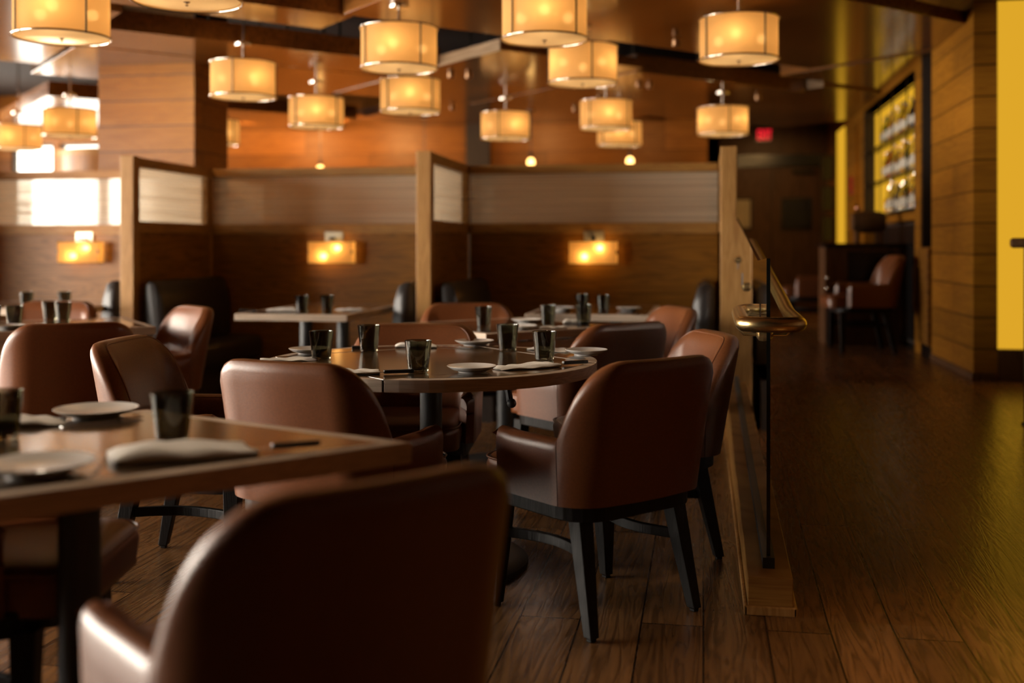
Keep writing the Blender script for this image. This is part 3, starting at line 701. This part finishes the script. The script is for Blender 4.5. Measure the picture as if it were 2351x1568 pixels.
napkin(-1.02, 2.02, 40, 'large blurred napkin on the square table corner', .27, .14, h=.03); knife(-.865, 2.095, 215, 'blurred black knife handle at the end of the large napkin', dz=.006); fork(-1.17, 1.985, 110, 'blurred fork with tines up beside the front plate', dz=.008)
napkin(-1.56, 2.32, 30, 'blurred napkin beside the cut-off tumbler on the square table', .16, .1); fork(-1.40, 2.37, 60, 'blurred fork beside the far plate on square table')
napkin(-.75, 5.47, 30, 'crumpled napkin near the corner of the corner-on table', .14, .06, h=.02); napkin(-.68, 5.84, 10, 'rolled white napkin beside the last tumbler on corner-on table', .13, .045, h=.025); fork(-.97, 5.62, 150, 'fork on the corner-on table between two plates')
fork(-3.40, 5.06, 100, 'fork next to the plate on the four-tumbler table'); napkin(-3.33, 5.11, 40, 'small napkin on the four-tumbler table behind the broad chair back', .13, .08)
napkin(-2.68, 6.68, 10, 'orange-lit napkin on the booth table by the column', .2, .11); napkin(-2.27, 6.84, -5, 'plain flat napkin on the booth table by the column', .2, .1, h=.01); knife(-2.83, 6.6, 10, 'knife at the corner of the booth table by the column')
napkin(-.47, 7.07, 5, 'orange-lit napkin on the plate in the ramp-side booth', .15, .08, z=.762); napkin(-4.3, 6.8, 8, 'napkin on the bright booth table near the divider post', .18, .1, h=.01); knife(-4.27, 6.68, 5, 'dark knife on the bright booth table near the divider post')

# ------------------------------------------------------------------ railing along the ramp
rl = thing('glass_railing', 'glass railing panel standing in a wooden curb, brass handrail looped round its end', 'railing', (.209, 3.53, 0))
cz = lambda y: .118 + .058 * (y - 3.53)                  # curb top
def runner(x0, x1, z0f, z1f, y0, y1):
    return MB().add([(x0, y0, z0f(y0)), (x1, y0, z0f(y0)), (x1, y0, z1f(y0)), (x0, y0, z1f(y0)), (x0, y1, z0f(y1)), (x1, y1, z0f(y1)), (x1, y1, z1f(y1)), (x0, y1, z1f(y1))],
                    [(0, 1, 2, 3), (7, 6, 5, 4), (0, 4, 5, 1), (1, 5, 6, 2), (2, 6, 7, 3), (3, 7, 4, 0)])
zero = lambda y: 0.
rz_ = lambda y: max(0, SLOPE * (y - RAMP0))
X0 = .209; off = Matrix.Translation((-.209, -3.53, 0))
runner(.139, .279, zero, cz, 3.54, 6.98).xf(off).build('curb', 'rail', rl, bevel=.003)
sh = runner(.127, .139, zero, lambda y: .03, 3.527, 6.98); sh.bb(.127, .291, 3.527, 3.54, 0, .03); a = runner(.279, .291, lambda y: rz_(y), lambda y: rz_(y) + .03, 3.527, 6.98); sh.add(a.v, a.f)
sh.xf(off).build('shoe_moulding', 'post', rl, bevel=.004)
runner(.19, .228, cz, lambda y: cz(y) + .035, 3.625, 6.98).xf(off).build('channel', 'black_metal', rl)
gp = [(3.645, cz(3.645) + .005), (6.98, cz(6.98) + .005), (6.98, 1.345), (4.23, 1.115), (3.645, 1.13)]
g = MB(); g.add([(.203, y, z) for y, z in gp] + [(.215, y, z) for y, z in gp], [(0, 1, 2, 3, 4), (9, 8, 7, 6, 5)])
pan = g.xf(off).build('glass_panel', 'rail_glass', rl)
ed = MB()
for i in (2, 3, 4):
    j = (i + 1) % 5; ed.add([(.203, *gp[i]), (.215, *gp[i]), (.215, *gp[j]), (.203, *gp[j])], [(0, 1, 2, 3)])
ed.xf(off).build('polished_edge', 'rail_glass_edge', pan)
ys = 3.535; P = [(.2, 4.05, .936), (.16, 4.05, .936), (.135, 4.03, .934), (.124, 3.99, .932)]
P += [(.21 - .087 * cos(rad(a)), ys - .065 * sin(rad(a)), .925) for a in range(0, 181, 12)]
P += [(.297, 3.9, .93), (.297, 4.0, .935), (.297, 4.2, .955), (.297, 6.9, 1.19)]
MB().tube(P, .0245, 20).xf(off).build('handrail', 'brass', rl, smooth='all')
for yb_ in (3.86, 5.3, 6.6):
    zb = .925 + max(0, yb_ - 4.0) * .087
    br = MB()
    if yb_ < 4: br.tube([(.124, yb_, zb - .015), (.125, yb_, zb - .045), (.137, yb_, zb - .06), (.209, yb_, zb - .062), (.281, yb_, zb - .06), (.296, yb_, zb - .045), (.297, yb_, zb - .015)], .006, 8)
    else: br.tube([(.215, yb_, zb - .062), (.281, yb_, zb - .06), (.296, yb_, zb - .045), (.297, yb_, zb - .015)], .006, 8)
    R = Matrix.Translation((.209, yb_, zb - .062)) @ Matrix.Rotation(PI / 2, 4, 'Y')
    q = MB().lathe([(.004, -.03), (.02, -.02), (.022, -.008), (.022, .008), (.02, .02), (.004, .03)], 20).xf(R); br.add(q.v, q.f)
    br.xf(off).build('bracket', 'brass', rl, smooth=True)
for yy, zz in ((6.6, 1.03), (5.9, .95)):
    MB().bb(.2, .218, yy - .012, yy + .012, zz, zz + .08).xf(off).build('clamp', 'black_metal', rl, bevel=.006)
# second handrail across the aisle
r3 = thing('handrail', 'wooden handrail end in front of the big amber panel, on a dark post', 'handrail', (1.672, 6.4, SLOPE * (6.4 - RAMP0)))
MB().tube([(0, 0, 1.0), (.01, 0, 1.0), (.9, 0, 1.0)], [.022, .028, .028], 16).build('rail', 'door', r3, smooth=True)
MB().lathe([(.03, 0), (.03, .012), (.018, .014), (.018, .99)], 16, (.085, 0, 0)).build('post', 'dark_metal', r3, smooth=True)

# ------------------------------------------------------------------ pendant lamps
def make_pendant(label):
    o = thing('drum_pendant_lamp', label, 'pendant lamp', (0, 0, 0), 0, 'drum pendant lamps')   # origin: centre of the lower rim
    R, Hh = .238, .25
    MB().lathe([(R, .0), (R, Hh)], 48, cap0=False, cap1=False).build('shade', 'shade', o, smooth=True)
    MB().lathe([(.001, -.003), (.12, -.002), (R - .004, .006)], 48, cap0=False, cap1=False).build('diffuser', 'diffuser', o, smooth=True)
    for z in (0, Hh): MB().torus(R + .007, .0055, (0, 0, z)).build('rim', 'nickel', o, smooth='all')
    for k in range(4):
        a = rad(45 + 90 * k); st = MB(); st.tube([(( R + .009) * cos(a), (R + .009) * sin(a), -.006), ((R + .009) * cos(a), (R + .009) * sin(a), Hh + .006)], .005, 8)
        st.build('strut', 'dark_metal', o, smooth=True)
    sp = MB()
    for k in range(4):
        a = rad(45 + 90 * k); sp.tube([(0, 0, Hh), (R * cos(a), R * sin(a), Hh)], .004, 6)
    sp.build('spider', 'nickel', o)
    MB().lathe([(.009, Hh - .1), (.009, 1.085)], 12).build('stem', 'nickel', o, smooth=True)
    MB().lathe([(.06, Hh + .13), (.062, Hh + .135), (.062, Hh + .155)], 24).build('canopy', 'nickel', o, smooth=True)
    MB().lathe([(.002, -.024), (.008, -.02), (.005, -.01), (.015, -.006), (.015, .0)], 12).build('finial', 'nickel', o, smooth=True)
    for k in range(3):
        a = rad(120 * k); MB().sphere((.155 * cos(a), .155 * sin(a), .135), .03).build('bulb', 'bulb', o, smooth='all')
    return o
PEND = [(-3.312, 5.213, 2.235, -75, 'drum pendant lamp with pale bottom overlapping the wood column, cut by the top edge'),
        (-2.290, 4.573, 2.245, -63, 'drum pendant lamp of which only the pale bottom shows over the wood column'),
        (-1.891, 6.641, 2.262, -87, 'drum pendant lamp straight above another, over the column-side booth'),
        (-.881, 6.067, 2.305, -82, 'drum pendant lamp hanging highest at the top edge, overlapping a two-bulb shade'),
        (.215, 6.861, 2.29, -98, 'drum pendant lamp nearest to the boarded bar wall, joined by a painted daylit ceiling edge'),
        (-.827, 7.547, 2.275, -24, 'drum pendant lamp showing two bulbs, tucked under the highest one'),
        (-3.37, 7.63, 2.25, -39, 'drum pendant lamp half hidden by the edge of the wood column'),
        (-3.367, 9.171, 2.195, -70, 'drum pendant lamp over the column-side booth glass, in front of the orange wall'),
        (-2.318, 8.468, 2.22, -75, 'drum pendant lamp hanging just below another in front of the dark wall post'),
        (-1.911, 10.512, 2.195, -50, 'small drum pendant lamp alone between two groups, above the middle post'),
        (-.889, 10.079, 2.23, -76, 'small drum pendant lamp partly covering a still smaller one'),
        (-.896, 11.816, 2.23, -86, 'smallest drum pendant lamp peeking out below another shade'),
        (.179, 10.520, 2.20, -31, 'small drum pendant lamp above the tall post, beside the exit sign'),
        (-5.95, 9.5, 2.19, 2, 'drum pendant lamp in front of the bright windows, beside the wood column'),
        (-7.35, 10.75, 2.2, -86, 'drum pendant lamp cut by the frame edge in front of bright windows'),
        (-5.12, 10.9, 2.23, -65, 'drum pendant lamp showing only a sliver behind the wood column')]
p0 = None
for x, y, z, a, lab in PEND:
    if p0 is None: p0 = make_pendant(lab); p0.location = (x, y, z + .028); p0.rotation_euler = (0, 0, rad(a))
    else: dup(p0, (x, y, z + .028), rad(a), lab)
# filament bulbs far behind
e0 = None
for x, y, z, lab in ((-4.72, 13.0, 2.13, 'bare filament bulb on a cord under the orange-wall pendant'), (-3.38, 13.0, 2.15, 'bare filament bulb on a cord beside the middle divider post'),
                     (-1.99, 12.6, 2.15, 'bare filament bulb on a cord under the lone small pendant'), (-.86, 13.0, 2.18, 'bare filament bulb on a cord under the smallest pendant')):
    if e0 is None:
        e0 = thing('filament_bulb_pendant', lab, 'pendant lamp', (x, y, z), 0, 'bare filament bulbs')
        MB().sphere((0, 0, 0), .045, sz=1.2).build('bulb', 'edison', e0, smooth='all')
        MB().lathe([(.018, .05), (.018, .11), (.006, .12)], 12).build('socket', 'dark_metal', e0); MB().tube([(0, 0, .11), (0, 0, .62)], .005, 6).build('cord', 'dark_metal', e0)
        MB().lathe([(.05, .6), (.05, .63)], 16).build('canopy', 'dark_metal', e0)
    else: dup(e0, (x, y, z), 0, lab)
# small ceiling spots
SP = [(-2.2, 9.4), (-2.05, 9.45), (-.6, 10.3), (-.5, 10.35), (-.2, 8.2), (-2.7, 11.6), (-3.9, 10.9), (-1.4, 12.0), (.55, 11.4), (-1.05, 11.2), (-4.2, 10.2)]
for x, y in SP:
    tag(MB().lathe([(.001, 0), (.025, .002), (.03, .012), (.03, .05)], 16).build('ceiling_spot', 'spot_metal', None, smooth=True, loc=(x, y, 2.655)), 'tiny shiny ceiling spot fitting between the hung ceiling boards', 'ceiling spot', 'ceiling spots')

# ------------------------------------------------------------------ hall and bar wall
ex = thing('exit_sign', 'red glowing exit sign on the dark hall wall', 'sign', (.885, YH - .02, 2.82)); ex.scale = (.72, 1, .82)
MB().bb(-.16, .16, -.04, .02, -.12, .12).build('housing', 'dark_screen', ex, bevel=.006)
lt = MB(); yb0, yb1 = -.048, -.041
def bar(x0, x1, z0, z1): lt.bb(x0, x1, yb0, yb1, z0, z1)
bar(-.135, -.105, -.09, .09); [bar(-.105, -.07, z, z + .03) for z in (-.09, -.015, .06)]
for s_ in (-1, 1): lt.box((-.02, (yb0 + yb1) / 2, 0), (.03, .007, .2), ry=rad(24 * s_))
bar(.042, .068, -.09, .09); bar(.08, .145, .06, .09); bar(.099, .126, -.09, .09)
lt.build('letters', 'exit_red', ex)
def picture(u0, u1, z0, z1, y, mat, name, lab, cat):
    o = thing(name, lab, cat, ((u0 + u1) / 2, y, (z0 + z1) / 2)); h, v = (u1 - u0) / 2, (z1 - z0) / 2
    MB().bb(-h, h, -.02, 0, -v, v).build('panel', mat, o); f = MB()
    for sx in (-1, 1): f.bb(sx * h - .015, sx * h + .015, -.03, 0, -v - .015, v + .015)
    for sz in (-1, 1): f.bb(-h, h, -.03, 0, sz * v - .015, sz * v + .015)
    f.build('frame', 'dark_metal', o); return o
picture(.46, .70, 1.43, 1.87, YH - .06, 'white_card', 'framed_notice', 'pale framed notice on the hall door, beside the tall post', 'picture')
picture(1.14, 1.56, 1.43, 1.87, YH - .06, 'dark_screen', 'dark_picture', 'dark framed picture on the hall door', 'picture')
for k in range(4):
    picture(1.62, 1.76, 1.0 + .42 * k - .17, 1.0 + .42 * k + .15, 15.6, 'dark_screen', 'dark_picture', 'small dark framed picture, one of the column of four beside the hall', 'picture')['group'] = 'small dark pictures in a column'
# host stand
hs_ = thing('host_stand', 'dark host stand with black screen panel in the hall', 'host stand', (1.42, 10.6, UP))
MB().bb(-.32, .34, -.25, .3, 0, .90).build('body', 'door', hs_, bevel=.004); MB().bb(-.34, .36, -.27, .32, .90, .935).build('top', 'dark_screen', hs_, bevel=.004)
MB().bb(-.12, .28, -.27, -.25, .55, .86).build('front_panel', 'dark_screen', hs_)
for k in range(3): MB().sphere((-.30, -.255, .62 - .1 * k), .016).build('knob', 'nickel', hs_, smooth='all')
bl = thing('barrel', 'small wooden cask on a cradle on top of the host stand', 'barrel', (1.52, 10.6, UP + .935))
R = Matrix.Translation((0, 0, .2)) @ Matrix.Rotation(PI / 2, 4, 'Y')
MB().lathe([(.07, -.15), (.085, -.145), (.1, -.07), (.105, 0), (.1, .07), (.085, .145), (.07, .15)], 24).xf(R).build('cask', 'barrel', bl, smooth=True)
for xx in (-.1, -.04, .04, .1): MB().lathe([(.106 - abs(xx) * .12, -.012), (.106 - abs(xx) * .12, .012)], 24).xf(Matrix.Translation((xx, 0, .2)) @ Matrix.Rotation(PI / 2, 4, 'Y')).build('hoop', 'dark_metal', bl, smooth=True)
MB().bb(-.12, -.09, -.09, .09, 0, .12).build('cradle', 'door', bl); MB().bb(.09, .12, -.09, .09, 0, .12).build('cradle', 'door', bl)
MB().sphere((-.1, -.02, .33), .03).build('bung', 'copper', bl, smooth='all')
# shelf niche with bottles
bs = thing('bar_shelves', 'amber backlit niche of bar shelves set into the boarded wall', 'shelves', (2.0, (SH[0] + SH[1]) / 2, SH[2]))
ly = (SH[1] - SH[0]) / 2; hz = SH[3] - SH[2]
MB().bb(-.08, -.06, -ly, ly, 0, hz).build('back_light', 'amber', bs)
f = MB()
for s_ in (-1, 1): f.bb(-.2, -.06, s_ * ly - .02, s_ * ly + .02, 0, hz)
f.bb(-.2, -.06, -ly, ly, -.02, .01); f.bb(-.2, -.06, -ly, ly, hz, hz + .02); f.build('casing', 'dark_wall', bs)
ZS = [.01, .36, .73]
for z in ZS[1:]: MB().bb(-.19, -.08, -ly, ly, z - .008, z + .008).build('shelf', 'dark_metal', bs)
MB().tube([(-.195, -ly, 1.08), (-.195, ly, 1.08)], .008, 8).build('ladder_rail', 'dark_metal', bs)
for k in range(4): MB().bb(-.205, -.193, -ly + 2 * ly * (k + .5) / 4 - .006, -ly + 2 * ly * (k + .5) / 4 + .006, 0, hz).build('upright', 'dark_metal', bs)
def bottle(h, r, kind):
    o = thing('bottle', '', 'bottle', (0, 0, 0))
    MB().lathe([(.001, 0), (r, .002), (r, h * .58), (r * .8, h * .68), (r * .35, h * .76), (r * .32, h * .95), (.001, h * .95)], 14).build('glass_body', BOT[kind], o, smooth=True)
    MB().lathe([(r * 1.02, h * .15), (r * 1.02, h * .42)], 14, cap0=False, cap1=False).build('paper_label', 'paper', o, smooth=True)
    MB().lathe([(r * .38, h * .93), (r * .38, h)], 10).build('stopper', 'nickel' if kind == 2 else 'dark_metal', o)
    return o
protos = {}
names = ['bottom', 'middle', 'top']; kinds = ['green glass', 'amber glass', 'clear glass', 'dark']
for si, z in enumerate(ZS):
    y = -ly + .1; k = 0
    while y < .3 + .14 * si:
        for row, xx in enumerate((-.135,)):
            kd = random.choice([0, 1, 2, 2, 2, 3]); lab = '%s bottle with paper label on the %s shelf of the amber bar niche' % (kinds[kd], names[si]); gr = '%s bottles on the %s bar shelf' % (kinds[kd], names[si])
            if kd not in protos: protos[kd] = bottle([.29, .27, .3, .26][kd], [.034, .036, .034, .037][kd], kd); c = protos[kd]; c['label'] = lab; c['group'] = gr; c.location = (2.0 + xx, (SH[0] + SH[1]) / 2 + y + .05 * row, SH[2] + z + .013)
            else: bq = dup(protos[kd], (2.0 + xx, (SH[0] + SH[1]) / 2 + y + .05 * row, SH[2] + z + .013), random.random() * 6, lab, gr); bq.scale = (1, 1, random.uniform(.8, 1.08))
        y += random.uniform(.076, .084)
lo = thing('bar_cabinet', 'low dark-glazed cabinet under the bottle niche', 'cabinet', (1.82, 11.0, UP))
MB().bb(0, .2, -1.1, 1.2, .05, 1.12).build('body', 'dark_wall', lo)
for k in range(3): MB().bb(-.012, 0, -1.08 + .76 * k, -.36 + .76 * k, .08, 1.1).build('door', 'dark_screen', lo, bevel=.004)
MB().bb(-.0, .02, -1.12, 1.22, 0, .05).build('plinth', 'dark_screen', lo)
cb = thing('tall_cabinet', 'pale wooden cabinet door with long bar handle in the dark wall recess', 'cabinet', (1.79, 9.4, UP))
MB().bb(.0, .2, -.23, .22, .1, .9).build('body', 'partition', cb); dr = MB().bb(-.02, 0, -.225, .215, .11, .89).build('door', 'partition', cb, bevel=.004)
MB().tube([(-.02, .15, .36), (-.055, .15, .36), (-.055, .15, .74), (-.02, .15, .74)], .009, 8).build('handle', 'nickel', dr, smooth=True)
MB().bb(.02, .2, -.22, .21, 0, .1).build('plinth', 'dark_screen', cb)
al = thing('fire_alarm', 'small red fire alarm box on the hall wall near the amber strip', 'alarm', (1.8, 13.9, 1.9)); MB().bb(-.03, 0, -.06, .06, -.1, .12).build('box', 'red', al, bevel=.006)
